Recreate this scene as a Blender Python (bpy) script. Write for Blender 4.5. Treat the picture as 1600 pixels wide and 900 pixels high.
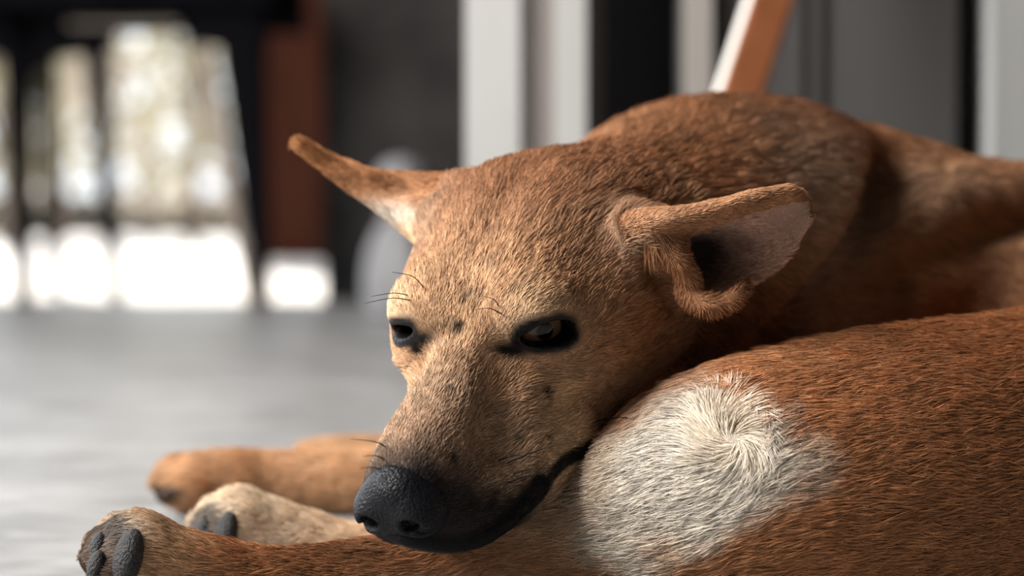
import bpy, math, random
import numpy as np
import openvdb

random.seed(7)
RNG = np.random.default_rng(11)
for o in list(bpy.data.objects):
    bpy.data.objects.remove(o, do_unlink=True)
SC = bpy.context.scene
COL = SC.collection
VOX = 0.0016          # voxel size used to sculpt the dog's body
FUR = 750000                # number of hairs

# ----------------------------------------------------------------- camera
F_PX, CAM_H, Y_HOR = 3600.0, 0.165, 345.0
PITCH = math.atan((450 - Y_HOR) / F_PX)
CP, SP = math.cos(PITCH), math.sin(PITCH)
cam = bpy.data.objects.new('camera', bpy.data.cameras.new('camera'))
COL.objects.link(cam)
cam.location = (0, 0, CAM_H)
cam.rotation_euler = (math.pi / 2 - PITCH, 0, 0)
cam.data.sensor_width = 36.0
cam.data.lens = 36.0 * F_PX / 1600.0
cam.data.clip_start = 0.05
cam.data.clip_end = 200
cam.data.dof.use_dof = True
cam.data.dof.focus_distance = 0.955
cam.data.dof.aperture_fstop = 5.2
SC.camera = cam

# ----------------------------------------------------------------- world, sun, big lights, exposure
world = bpy.data.worlds.new('world'); SC.world = world
world.use_nodes = True
bg = world.node_tree.nodes['Background']
bg.inputs[0].default_value = (0.86, 0.93, 1.0, 1)
bg.inputs[1].default_value = 1.1

sun = bpy.data.objects.new('sun', bpy.data.lights.new('sun', 'SUN'))
COL.objects.link(sun)
sun.data.energy = 5.0
sun.data.angle = math.radians(1.0)
sun.data.color = (1.0, 0.93, 0.82)

day = bpy.data.objects.new('daylight_opening', bpy.data.lights.new('daylight_opening', 'AREA'))
COL.objects.link(day)
day.data.shape = 'RECTANGLE'; day.data.size = 2.2; day.data.size_y = 1.7
day.data.energy = 172
day.data.color = (1.0, 0.965, 0.93)
def aim(o, loc, tgt):
    from mathutils import Vector
    o.location = loc
    o.rotation_euler = (Vector(tgt) - Vector(loc)).to_track_quat('-Z', 'Y').to_euler()
aim(sun, (-3, 9, 10), (-.5, 1.5, 0))
aim(day, (-2.25, 0.50, 2.0), (0.0, 1.0, 0.10))

vs = SC.view_settings
vs.view_transform = 'Standard'; vs.look = 'None'; vs.gamma = 1.0; vs.use_curve_mapping = False
vs.exposure = 1.0

# ----------------------------------------------------------------- helpers
def P(px, py, d):
    """Point of the place seen at pixel (px, py) at depth d (metres along the floor from the camera)."""
    a = (px - 800) / F_PX; b = (450 - py) / F_PX
    v = np.array([a, CP + b * SP, -SP + b * CP]); v = v / v[1]
    return np.array([0, 0, CAM_H]) + v * d

def mesh_obj(name, verts, faces, mat, parent=None, smooth=True):
    me = bpy.data.meshes.new(name)
    me.from_pydata([tuple(map(float, v)) for v in verts], [], faces)
    me.update()
    if smooth:
        me.polygons.foreach_set('use_smooth', np.ones(len(me.polygons), bool))
    if mat: me.materials.append(mat)
    o = bpy.data.objects.new(name, me); COL.objects.link(o)
    if parent: o.parent = parent
    return o

def tag(o, label=None, cat=None, group=None, kind=None):
    if label: o['label'] = label
    if cat: o['category'] = cat
    if group: o['group'] = group
    if kind: o['kind'] = kind
    return o

def nmat(name):
    m = bpy.data.materials.new(name); m.use_nodes = True
    nt = m.node_tree
    return m, nt, nt.nodes['Principled BSDF']

def noise_mat(name, c1, c2, scale=6, rough=0.6, bump=0.0, bscale=None, metal=0.0, stretch=(1, 1, 1), spec=0.5, detail=6):
    m, nt, b = nmat(name)
    tc = nt.nodes.new('ShaderNodeTexCoord'); mp = nt.nodes.new('ShaderNodeMapping')
    mp.inputs['Scale'].default_value = stretch
    nt.links.new(tc.outputs['Object'], mp.inputs['Vector'])
    n = nt.nodes.new('ShaderNodeTexNoise'); n.inputs['Scale'].default_value = scale; n.inputs['Detail'].default_value = detail
    nt.links.new(mp.outputs[0], n.inputs['Vector'])
    r = nt.nodes.new('ShaderNodeValToRGB')
    r.color_ramp.elements[0].position = 0.3; r.color_ramp.elements[1].position = 0.7
    r.color_ramp.elements[0].color = (*c1, 1); r.color_ramp.elements[1].color = (*c2, 1)
    nt.links.new(n.outputs['Fac'], r.inputs[0]); nt.links.new(r.outputs[0], b.inputs['Base Color'])
    b.inputs['Roughness'].default_value = rough; b.inputs['Metallic'].default_value = metal
    b.inputs['Specular IOR Level'].default_value = spec
    if bump:
        n2 = nt.nodes.new('ShaderNodeTexNoise'); n2.inputs['Scale'].default_value = bscale or scale * 4
        nt.links.new(mp.outputs[0], n2.inputs['Vector'])
        bp = nt.nodes.new('ShaderNodeBump'); bp.inputs['Strength'].default_value = bump; bp.inputs['Distance'].default_value = 0.01
        nt.links.new(n2.outputs['Fac'], bp.inputs['Height']); nt.links.new(bp.outputs[0], b.inputs['Normal'])
    return m

def box(x0, x1, y0, y1, z0, z1):
    v = [(x, y, z) for x in (x0, x1) for y in (y0, y1) for z in (z0, z1)]
    f = [(0, 1, 3, 2), (4, 6, 7, 5), (0, 4, 5, 1), (2, 3, 7, 6), (0, 2, 6, 4), (1, 5, 7, 3)]
    return v, f

# ----------------------------------------------------------------- setting: floor, walls, ceiling
def floor_mat():
    m, nt, b = nmat('floor_concrete'); L = nt.links.new
    tc = nt.nodes.new('ShaderNodeTexCoord')
    def noise(scale, detail, stretch, rough=.55):
        mp = nt.nodes.new('ShaderNodeMapping'); mp.inputs['Scale'].default_value = stretch; L(tc.outputs['Object'], mp.inputs['Vector'])
        n = nt.nodes.new('ShaderNodeTexNoise'); n.inputs['Scale'].default_value = scale; n.inputs['Detail'].default_value = detail; n.inputs['Roughness'].default_value = rough
        L(mp.outputs[0], n.inputs['Vector']); return n.outputs['Fac']
    def ramp(f, p0, c0, p1, c1):
        r = nt.nodes.new('ShaderNodeValToRGB'); e = r.color_ramp.elements
        e[0].position, e[1].position = p0, p1; e[0].color = (*c0, 1); e[1].color = (*c1, 1); L(f, r.inputs[0]); return r.outputs[0]
    def mul(a, b2, fac):
        x = nt.nodes.new('ShaderNodeMix'); x.data_type = 'RGBA'; x.blend_type = 'MULTIPLY'; x.inputs['Factor'].default_value = fac
        L(a, x.inputs['A']); L(b2, x.inputs['B']); return x.outputs['Result']
    base = ramp(noise(4.5, 4, (1, 1.3, 1)), .3, (.22, .217, .213), .7, (.43, .425, .42))
    fine = ramp(noise(34, 8, (.6, 1.4, 1), .7), .32, (.45, .43, .42), .62, (1, 1, 1))
    stain = ramp(noise(9, 6, (.5, 1.6, 1), .65), .30, (.42, .39, .37), .46, (1, 1, 1))
    L(mul(mul(base, fine, .75), stain, .8), b.inputs['Base Color'])
    b.inputs['Roughness'].default_value = .34
    bp = nt.nodes.new('ShaderNodeBump'); bp.inputs['Strength'].default_value = .35; bp.inputs['Distance'].default_value = .004
    L(noise(45, 8, (.7, 1.2, 1), .7), bp.inputs['Height']); L(bp.outputs[0], b.inputs['Normal'])
    return m
M_floor = floor_mat()
M_ground = noise_mat('sunlit_sand', (0.62, 0.58, 0.55), (0.72, 0.69, 0.66), scale=1.5, rough=0.9)
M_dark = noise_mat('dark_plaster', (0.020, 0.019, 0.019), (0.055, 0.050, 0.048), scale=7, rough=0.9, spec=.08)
M_ceil = noise_mat('ceiling_boards', (0.10, 0.085, 0.07), (0.14, 0.12, 0.10), scale=3, rough=0.8)
M_white = noise_mat('white_paint', (0.32, 0.325, 0.318), (0.43, 0.43, 0.42), scale=5, rough=0.55, stretch=(1, 1, .25))
M_beige = noise_mat('beige_paint', (0.25, 0.23, 0.21), (0.31, 0.285, 0.265), scale=5, rough=0.6, stretch=(1, 1, .25))  # duller beige tone beside the white strips
M_grey = noise_mat('grey_paint', (0.050, 0.047, 0.045), (0.068, 0.064, 0.061), scale=4, rough=0.6, stretch=(1, 1, .2))
M_gap_shade = noise_mat('gap_shade', (0.006, 0.006, 0.008), (0.010, 0.010, 0.012), scale=4, rough=0.8)  # near-black colour for the darkness inside the open gaps

def wbox(name, b, mat, parent=None, kind=None):
    v, f = box(*b); o = mesh_obj(name, v, f, mat, parent, smooth=False)
    if kind: o['kind'] = kind
    return o
def xpx(px, d): return (px - 800) / F_PX * d

D_END = 4.75
wbox('floor', (-4.2, 3.0, -2.4, D_END, -0.12, 0.0), M_floor, kind='structure')
wbox('ground_yard', (-30, 30, D_END, 40, -0.16, -0.02), M_ground, kind='structure')
wbox('ceiling', (-2.6, 3.0, -2.4, 7.3, 2.6, 2.7), M_ceil, kind='structure')  # unseen roof, lengthened to keep the sun off the porch floor
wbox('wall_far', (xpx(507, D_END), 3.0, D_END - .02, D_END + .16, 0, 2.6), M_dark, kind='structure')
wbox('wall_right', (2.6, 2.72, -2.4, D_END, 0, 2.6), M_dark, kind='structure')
wbox('shade_wall_left', (-2.72, -2.6, -2.4, 0.35, 0, 2.6), M_dark, kind='structure')  # unseen wall added to cut skylight and darken camera-facing sides
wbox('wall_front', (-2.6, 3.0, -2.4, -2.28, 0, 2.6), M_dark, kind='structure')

# partition of painted door posts and panels close behind the dog
DW = 1.95
def strip(name, p0, p1, dy0, dy1, mat, parent=None, kind=None, z1=2.6):
    return wbox(name, (xpx(p0, DW), xpx(p1, DW), DW + dy0, DW + dy1, 0, z1), mat, parent, kind)
post = strip('trim_1', 727, 812, -.005, .10, M_white, kind='structure')
strip('moulding', 812, 868, .012, .10, M_beige, post)
strip('moulding', 868, 915, -.012, .10, M_white, post)
strip('moulding', 915, 944, .03, .10, M_grey, post)
strip('gap_backing', 944, 1900, .13, .20, M_gap_shade, kind='structure')  # black sheet standing for the shade in the open gaps
jamb = strip('trim_2', 1072, 1112, .0, .12, M_beige, kind='structure')
door = strip('door_1', 1112, 1508, .03, .09, M_grey, kind='structure')
for a, b, dd in ((1116, 1258, .020), (1272, 1286, .018), (1300, 1500, .022)):
    strip('panel', a, b, dd, .032, M_grey, door)
strip('trim_3', 1546, 1760, -.01, .12, M_white, kind='structure')

# ================================================================= DOG: volume sculpting
def new_grid(lo, hi, vox):
    global LO, HI, N, AX, SDF, VOX
    VOX = vox; LO = np.array(lo, float); HI = np.array(hi, float)
    N = np.ceil((HI - LO) / VOX).astype(int) + 1
    AX = [LO[i] + VOX * np.arange(N[i], dtype=np.float64) for i in range(3)]
    SDF = np.full(N, 0.05, np.float32)

def smin(a, b, k):
    if k <= 0: return np.minimum(a, b)
    h = np.maximum(k - np.abs(a - b), 0) / k
    return np.minimum(a, b) - h * h * k * 0.25

def region(lo, hi):
    sl = []
    for i in range(3):
        a = max(0, int((lo[i] - LO[i]) / VOX)); b = min(N[i], int((hi[i] - LO[i]) / VOX) + 2)
        if b <= a: return None, None
        sl.append(slice(a, b))
    X = AX[0][sl[0]][:, None, None].astype(np.float32); Y = AX[1][sl[1]][None, :, None].astype(np.float32); Z = AX[2][sl[2]][None, None, :].astype(np.float32)
    return tuple(sl), (X, Y, Z)

def put(fn, lo, hi, k=0.0, op='add', arr=None):
    A = SDF if arr is None else arr
    sl, c = region(np.asarray(lo) - k - 3 * VOX, np.asarray(hi) + k + 3 * VOX)
    if sl is None: return
    d = fn(*c)
    if op == 'add': A[sl] = smin(A[sl], d, k)
    else: A[sl] = -smin(-A[sl], d, k)

def cone(a, b, ra, rb, k=0.0, op='add'):
    a = np.asarray(a, np.float32); b = np.asarray(b, np.float32); ba = b - a; L2 = float(ba @ ba) + 1e-12
    def fn(X, Y, Z):
        px, py, pz = X - a[0], Y - a[1], Z - a[2]
        t = np.clip((px * ba[0] + py * ba[1] + pz * ba[2]) / L2, 0, 1)
        return np.sqrt((px - t * ba[0]) ** 2 + (py - t * ba[1]) ** 2 + (pz - t * ba[2]) ** 2) - (ra + (rb - ra) * t)
    r = max(ra, rb)
    put(fn, np.minimum(a, b) - r, np.maximum(a, b) + r, k, op)

def crom(pts, n):
    """Catmull-Rom resample of rows (any number of columns)."""
    p = np.asarray(pts, float)
    p = np.vstack([2 * p[0] - p[1], p, 2 * p[-1] - p[-2]])
    out = []
    m = len(p) - 3
    for s in np.linspace(0, m - 1e-9, n):
        i = int(s); t = s - i
        a, b, c, d = p[i:i + 4]
        out.append(0.5 * (2 * b + (c - a) * t + (2 * a - 5 * b + 4 * c - d) * t * t + (3 * b - a - 3 * c + d) * t ** 3))
    return np.array(out)

def chain(pts, k=0.0, op='add', n=None):
    """Tube along a smooth path. pts rows: x, y, z, r."""
    p = np.asarray(pts, float)
    n = n or max(4, 5 * (len(p) - 1))
    q = crom(p, n)
    # evaluate whole tube as a min of cones in one array, then blend once
    lo = (q[:, :3] - q[:, 3:]).min(0) - k - 3 * VOX; hi = (q[:, :3] + q[:, 3:]).max(0) + k + 3 * VOX
    sl, c = region(lo, hi)
    if sl is None: return q
    T = np.full([s.stop - s.start for s in sl], 0.06, np.float32)
    for i in range(n - 1):
        a, b = q[i], q[i + 1]; r = max(a[3], b[3]) + k + 3 * VOX
        s2, c2 = region(np.minimum(a[:3], b[:3]) - r, np.maximum(a[:3], b[:3]) + r)
        if s2 is None: continue
        s3 = tuple(slice(max(s2[j].start, sl[j].start) - sl[j].start, min(s2[j].stop, sl[j].stop) - sl[j].start) for j in range(3))
        if any(s.stop <= s.start for s in s3): continue
        cc = [AX[j][sl[j].start + s3[j].start: sl[j].start + s3[j].stop].astype(np.float32) for j in range(3)]
        X, Y, Z = cc[0][:, None, None], cc[1][None, :, None], cc[2][None, None, :]
        ba = (b - a)[:3].astype(np.float32); L2 = float(ba @ ba) + 1e-12
        px, py, pz = X - np.float32(a[0]), Y - np.float32(a[1]), Z - np.float32(a[2])
        t = np.clip((px * ba[0] + py * ba[1] + pz * ba[2]) / L2, 0, 1)
        d = np.sqrt((px - t * ba[0]) ** 2 + (py - t * ba[1]) ** 2 + (pz - t * ba[2]) ** 2) - (a[3] + (b[3] - a[3]) * t)
        T[s3] = np.minimum(T[s3], d)
    SDF[sl] = smin(SDF[sl], T, k) if op == 'add' else -smin(-SDF[sl], T, k)
    return q

def ellip(c, r, R=None, k=0.0, op='add'):
    c = np.asarray(c, np.float32); r = np.asarray(r, np.float32)
    R = np.eye(3) if R is None else R          # columns are the ellipsoid's axes
    ext = np.sqrt(((R * r) ** 2).sum(1))
    def fn(X, Y, Z):
        x, y, z = X - c[0], Y - c[1], Z - c[2]
        u = [(x * np.float32(R[0, j]) + y * np.float32(R[1, j]) + z * np.float32(R[2, j])) for j in range(3)]
        k0 = np.sqrt(sum((u[j] / r[j]) ** 2 for j in range(3)))
        k1 = np.sqrt(sum((u[j] / r[j] ** 2) ** 2 for j in range(3))) + 1e-9
        return k0 * (k0 - 1) / k1
    put(fn, c - ext, c + ext, k, op)

def sheet(rows, r, nu, nv, k=0.0):
    """Thin curved sheet (an ear): rows of control points -> dense samples -> ball union."""
    rows = [crom(q, nu) for q in rows]
    g = np.array([crom(np.array([q[i] for q in rows]), nv) for i in range(nu)]).reshape(-1, len(rows[0][0]))
    pts = g[:, :3]; rr = g[:, 3] if g.shape[1] > 3 else np.full(len(g), r)
    lo = pts.min(0) - 0.012; hi = pts.max(0) + 0.012
    sl, c = region(lo, hi)
    T = np.full([s.stop - s.start for s in sl], 0.03, np.float32)
    org = np.array([AX[j][sl[j].start] for j in range(3)])
    base = np.round((pts - org) / VOX).astype(int)
    m = int(math.ceil((max(rr) + k + 2 * VOX) / VOX))
    sh = np.array(T.shape)
    for i in range(-m, m + 1):
        for j in range(-m, m + 1):
            for l in range(-m, m + 1):
                q = base + np.array([i, j, l])
                ok = ((q >= 0) & (q < sh)).all(1)
                q = q[ok]
                d = np.linalg.norm(org + q * VOX - pts[ok], axis=1) - rr[ok]
                np.minimum.at(T, (q[:, 0], q[:, 1], q[:, 2]), d.astype(np.float32))
    SDF[sl] = smin(SDF[sl], T, k)
    return g

def grid_mesh(S):
    g = openvdb.FloatGrid(0.05); g.copyFromArray(np.ascontiguousarray(S))
    pts, quads = g.convertToQuads(0.0)
    return LO + pts.astype(np.float64) * VOX, quads.astype(np.int64)

def build_mesh(name, V, Fq):
    me = bpy.data.meshes.new(name)
    me.vertices.add(len(V)); me.vertices.foreach_set('co', V.astype(np.float32).ravel())
    me.loops.add(Fq.size); me.loops.foreach_set('vertex_index', Fq.astype(np.int32).ravel())
    me.polygons.add(len(Fq)); me.polygons.foreach_set('loop_start', np.arange(0, Fq.size, 4, dtype=np.int32))
    me.update(calc_edges=True)
    me.polygons.foreach_set('use_smooth', np.ones(len(Fq), bool))
    return me

def vsmooth(V, Fq, it, lam=.5):
    n = len(V)
    E = np.concatenate([Fq[:, [0, 1]], Fq[:, [1, 2]], Fq[:, [2, 3]], Fq[:, [3, 0]]])
    D = np.maximum(np.bincount(E[:, 0], minlength=n) + np.bincount(E[:, 1], minlength=n), 1)
    for _ in range(it):
        S = np.stack([np.bincount(E[:, 0], V[E[:, 1], j], n) + np.bincount(E[:, 1], V[E[:, 0], j], n) for j in range(3)], 1)
        V = V + lam * (S / D[:, None] - V)
    return V

def vnoise(p, scale, seed=0):
    """Smooth value noise in [0, 1] at points p."""
    q = np.asarray(p) * scale + 1000.0
    i = np.floor(q).astype(np.int64); f = q - i; f = f * f * (3 - 2 * f)
    def h(ix, iy, iz):
        n = (ix * 374761393 + iy * 668265263 + iz * 2147483647 + seed * 1013904223) & 0x7fffffff
        n = ((n ^ (n >> 13)) * 1274126177) & 0x7fffffff
        return ((n ^ (n >> 16)) & 0xffff) / 65535.0
    r = 0
    for dx in (0, 1):
        for dy in (0, 1):
            for dz in (0, 1):
                w = (f[:, 0] if dx else 1 - f[:, 0]) * (f[:, 1] if dy else 1 - f[:, 1]) * (f[:, 2] if dz else 1 - f[:, 2])
                r = r + w * h(i[:, 0] + dx, i[:, 1] + dy, i[:, 2] + dz)
    return r

# ----------------------------------------------------------------- dog: body
VOXB = VOX
new_grid((-0.215, 0.80, -0.004), (0.52, 1.52, 0.262), VOXB)
def C(px, py, d, r): return [*P(px, py, d), r]
trunk = [C(1000, 446, 1.12, .061), C(1070, 417, 1.17, .0795), C(1140, 418, 1.20, .0855), C(1215, 428, 1.235, .0862), C(1300, 444, 1.25, .087),
         C(1420, 483, 1.27, .089), C(1560, 537, 1.27, .0915), C(1760, 570, 1.24, .094), C(1950, 610, 1.17, .092), C(2060, 660, 1.07, .085)]
Q_trunk = chain(trunk, 0.0)
ellip(P(1180, 570, 1.20), (.095, .075, .085), k=.04)                    # chest lying on the floor
ellip(P(1500, 640, 1.26), (.12, .085, .085), k=.04)                     # belly
neck = [C(900, 425, 1.05, .048), C(1000, 425, 1.085, .062), C(1110, 418, 1.15, .076), C(1200, 420, 1.20, .082)]
Q_neck = chain(neck, k=.02)
# loose skin: rolls and creases between neck and shoulder
def on_body(px, py, d0=.9, d1=1.4):
    """First hit of the view line through a pixel with the sculpted volume."""
    ds = np.arange(d0, d1, VOX * .5)
    p = np.array([P(px, py, d) for d in ds]); i = np.round((p - LO) / VOX).astype(int)
    i = np.clip(i, 0, N - 1); v = SDF[i[:, 0], i[:, 1], i[:, 2]]
    h = np.argmax(v < 0)
    return p[h] if v[h] < 0 else None
def crease(pp, r, k, depth, op='sub'):
    q = []
    for px, py in pp:
        c = on_body(px, py)
        if c is None: continue
        n = np.array([0, -1, .25]); q.append([*(c + n / np.linalg.norm(n) * (r - depth) * (1 if op == 'sub' else -1)), r])
    chain(q, k=k, op=op)
crease([(1440, 215), (1395, 255), (1372, 310), (1348, 370), (1300, 432), (1240, 490), (1180, 540)], .018, .012, .030)
crease([(1520, 240), (1470, 278), (1435, 325), (1395, 385), (1335, 445), (1270, 505)], .006, .012, .008)
crease([(1610, 300), (1550, 305), (1490, 325), (1430, 365), (1370, 418), (1300, 472), (1240, 522)], .015, .022, .001, 'add')
crease([(1610, 345), (1545, 350), (1490, 370), (1430, 408), (1370, 462), (1310, 510)], .008, .016, .010)

# ----------------------------------------------------------------- dog: head (centimetres in the head's own frame: x to the nose, y to its left, z to its crown)
fw = np.array([-.36, -.70, -.62]); fw /= np.linalg.norm(fw)
lw = np.array([.87, -.45, -.03]); lw -= fw * lw.dot(fw); lw /= np.linalg.norm(lw)
uw = np.cross(fw, lw)
HR = np.stack([fw, lw, uw], 1); HO = P(746, 515, .980)
def Hd(x, y, z): return HO + HR @ (np.array([x, y, z]) * .01)
def Hc(x, y, z, r): return [*Hd(x, y, z), r * .01]
def to_head(p): return (np.asarray(p) - HO) @ HR * 100.0

#            x     top   bot    w    taper(top narrower +)
st = np.array([
    [ 10.0, -0.6, -2.3, 0.60, 0.0],
    [  9.5,  0.25, -2.8, 1.40, .05],
    [  8.7,  0.65, -3.3, 1.90, .14],
    [  7.0,  0.75, -4.45, 2.35, .20],
    [  5.0,  0.7, -5.4, 2.70, .24],
    [  3.0,  0.75, -5.8, 3.05, .24],
    [  1.5,  0.95, -6.0, 3.30, .18],
    [  0.0,  1.45, -6.1, 3.65, .12],
    [ -2.0,  2.3, -6.2, 4.20, .08],
    [ -4.0,  2.9, -6.1, 4.75, .06],
    [ -6.0,  3.05, -5.6, 5.25, .04],
    [ -8.0,  2.7, -5.0, 5.15, .0],
    [-10.0,  1.8, -4.5, 4.80, .0],
    [-12.0,  0.4, -4.2, 4.10, .0],
    [-13.2, -1.0, -3.6, 2.2, .0]])
xs = np.linspace(-13.2, 10.0, 400)
tab = np.array([np.interp(xs, st[::-1, 0], st[::-1, j]) for j in range(5)])
ker = np.hanning(41); ker /= ker.sum()
for j in range(1, 5):
    pad = np.concatenate([np.full(20, tab[j][0]), tab[j], np.full(20, tab[j][-1])])
    tab[j] = np.convolve(pad, ker, 'valid')
def head_fn(X, Y, Z):
    x0, y0, z0 = X - np.float32(HO[0]), Y - np.float32(HO[1]), Z - np.float32(HO[2])
    hx = (x0 * fw[0] + y0 * fw[1] + z0 * fw[2]) * 100
    hy = (x0 * lw[0] + y0 * lw[1] + z0 * lw[2]) * 100
    hz = (x0 * uw[0] + y0 * uw[1] + z0 * uw[2]) * 100
    xi = np.clip(hx, -13.2, 10.0)
    top, bot, w, tp = [np.interp(xi, xs, tab[j]).astype(np.float32) for j in range(1, 5)]
    zc = (top + bot) * .5; hh = (top - bot) * .5
    zz = np.clip((hz - zc) / hh, -1.3, 1.3)
    we = w * (1 - tp * zz)
    n = 2.3
    p = (np.abs(hy / we) ** n + np.abs((hz - zc) / hh) ** n) ** (1 / n)
    d = (p - 1) * np.minimum(we, hh) * .95
    ex = np.abs(hx - xi)
    d = np.where(ex > 0, np.sqrt(np.maximum(d, 0) ** 2 + ex ** 2), d)
    return (d * .01).astype(np.float32)
hb = np.array([Hd(a, b, c) for a in (-14, 12) for b in (-6.5, 6.5) for c in (-7, 5)])
put(head_fn, hb.min(0), hb.max(0), k=.016)

for s in (1, -1):
    ellip(Hd(-.4, 2.4 * s, .95), (.017, .014, .009), HR, k=.022)                 # brow
    ellip(Hd(-2.8, 3.85 * s, -1.6), (.030, .012, .016), HR, k=.02)                # cheek bone
    ellip(Hd(-5.8, 4.4 * s, -3.4), (.034, .014, .026), HR, k=.02)                # jaw muscle
    chain([Hc(8.9, .9 * s, -2.45, .95), Hc(7.8, 1.5 * s, -3.0, 1.35), Hc(5.6, 2.2 * s, -4.0, 1.5), Hc(3.4, 2.7 * s, -4.8, 1.35), Hc(1.4, 3.0 * s, -5.2, 1.1)], k=.012)   # lips
    chain([Hc(.2, 2.7 * s, -5.2, 1.15), Hc(-2, 2.9 * s, -5.3, 1.3), Hc(-5, 3.0 * s, -5.2, 1.6), Hc(-8, 2.9 * s, -4.4, 2.0)], k=.02)   # lower jaw
    chain([Hc(1.9, 2.2 * s, 0.1, .25), Hc(3.4, 2.5 * s, -.9, .3), Hc(5, 2.7 * s, -1.6, .2)], k=.022, op='sub')     # hollow below the eye
chain([Hc(-8, 0, 3.2, .12), Hc(-6, 0, 3.4, .15), Hc(-4, 0, 3.35, .15), Hc(-3, 0, 3.1, .08)], k=.016, op='sub')        # forehead furrow

# eyes: lid mounds, then an almond slit through them
EYES = []
for s in (1, -1):
    c = np.array([-.60, 2.38, 0.0]) if s > 0 else np.array([-.45, -2.0, .15]); e = np.array([.62, .76, .18]) if s > 0 else np.array([.72, -.66, .20]); e /= np.linalg.norm(e)
    t = np.array([-.65, .60 * s, -.30 if s > 0 else -.55]); t -= e * t.dot(e); t /= np.linalg.norm(t)
    v = np.cross(e, t) * s; v = v if v[2] > 0 else -v
    Rl = np.stack([e, t, v], 1); EYES.append((s, c, Rl))
    ellip(Hd(*(c + e * .06)), (.0140, .0155, .0132), HR @ Rl, k=.014)
    Rw = HR @ Rl; cw = Hd(*c)
    def slit(X, Y, Z, Rw=Rw, cw=cw, up=.60 if s > 0 else .34, dn=.42 if s > 0 else .36):
        x, y, z = X - np.float32(cw[0]), Y - np.float32(cw[1]), Z - np.float32(cw[2])
        a = (x * Rw[0, 0] + y * Rw[1, 0] + z * Rw[2, 0]) * 100
        b = (x * Rw[0, 1] + y * Rw[1, 1] + z * Rw[2, 1]) * 100
        q = (x * Rw[0, 2] + y * Rw[1, 2] + z * Rw[2, 2]) * 100
        g = np.clip(1 - np.abs(b / 1.36) ** 2.8, 0, 1)
        al = np.maximum(q - up * g, -dn * g - q) + .02
        return (np.maximum(al, .50 - a) * .01).astype(np.float32)
    put(slit, cw - .03, cw + .03, k=.0012, op='sub')

# ears
HS = .980 - 1.0
def E_(px, py, d, r): return C(px, py, d + HS, r)
near = [
    [E_(1000, 345, 1.03, .0035), E_(1060, 335, 1.025, .0028), E_(1110, 322, 1.02, .0024), E_(1165, 312, 1.01, .0022), E_(1225, 298, 1.0, .0022)],
    [E_(985, 352, 1.002, .0040), E_(1045, 340, .988, .0034), E_(1110, 330, .984, .0026), E_(1175, 309, .986, .0024), E_(1235, 297, .99, .0024)],
    [E_(1015, 385, 1.02, .004), E_(1085, 365, 1.02, .003), E_(1135, 355, 1.018, .0024), E_(1190, 335, 1.008, .0022), E_(1250, 305, .998, .0022)],
    [E_(1050, 430, 1.03, .004), E_(1110, 410, 1.03, .003), E_(1155, 395, 1.024, .0024), E_(1205, 370, 1.012, .0022), E_(1258, 322, 1.0, .0022)],
    [E_(1100, 470, 1.02, .004), E_(1145, 448, 1.022, .003), E_(1185, 430, 1.018, .0026), E_(1222, 402, 1.01, .0024), E_(1262, 345, 1.0, .0022)],
]
G_near = sheet(near, .0024, 110, 90, k=.006)
chain([E_(1075, 462, 1.008, .005), E_(1100, 478, 1.0, .0050), E_(1130, 476, .999, .0046), E_(1156, 460, 1.0, .0040), E_(1164, 444, 1.01, .003)], k=.004)
chain([E_(985, 360, 1.018, .008), E_(1028, 382, 1.004, .007), E_(1055, 402, .998, .006), E_(1072, 425, 1.0, .005)], k=.014)
far = [
    [E_(720, 296, 1.10, .006), E_(650, 284, 1.115, .004), E_(590, 276, 1.118, .003), E_(530, 255, 1.115, .0026), E_(474, 226, 1.105, .0026)],
    [E_(725, 300, 1.075, .008), E_(655, 290, 1.095, .005), E_(590, 280, 1.10, .0036), E_(530, 260, 1.105, .003), E_(471, 227, 1.10, .003)],
    [E_(705, 318, 1.07, .006), E_(650, 304, 1.102, .003), E_(590, 292, 1.108, .003), E_(530, 266, 1.105, .003), E_(471, 229, 1.10, .003)],
    [E_(690, 340, 1.065, .008), E_(645, 325, 1.085, .005), E_(590, 305, 1.095, .004), E_(530, 273, 1.10, .003), E_(473, 232, 1.10, .0026)],
    [E_(675, 375, 1.075, .006), E_(640, 358, 1.09, .003), E_(590, 321, 1.10, .0025), E_(530, 278, 1.105, .0024), E_(475, 233, 1.102, .0024)],
    [E_(685, 372, 1.09, .006), E_(650, 352, 1.105, .003), E_(600, 318, 1.112, .0025), E_(540, 275, 1.112, .0024), E_(477, 232, 1.105, .0024)],
]
G_far = sheet(far, .003, 110, 80, k=.006)
# slit between cheek and ear
sl_pts = [on_body(px, py, .85, 1.15) for px, py in ((1006, 398), (1018, 425), (1034, 455), (1050, 490))]
chain([[*p, r] for p, r in zip(sl_pts, (.002, .004, .004, .002)) if p is not None], k=.004, op='sub')
# black lips along the mouth; thin end paints the shadow past its corner
lip_shade = [on_body(px, py, .85, 1.1) for px, py in ((948, 676), (918, 694), (893, 708), (872, 722), (845, 752), (806, 798), (755, 834), (700, 846), (645, 838), (612, 824))]
lip_shade = np.array([[*(p + np.array([0, .0, -.0015])), .0036] for p in lip_shade if p is not None])
lip_shade[:5, 3] = (.0008, .0010, .0014, .0020, .0028)
Q_lip_shade = chain(lip_shade, k=.004, n=72)
SDF_A = SDF
SDF = np.full(N, 0.05, np.float32)

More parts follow.
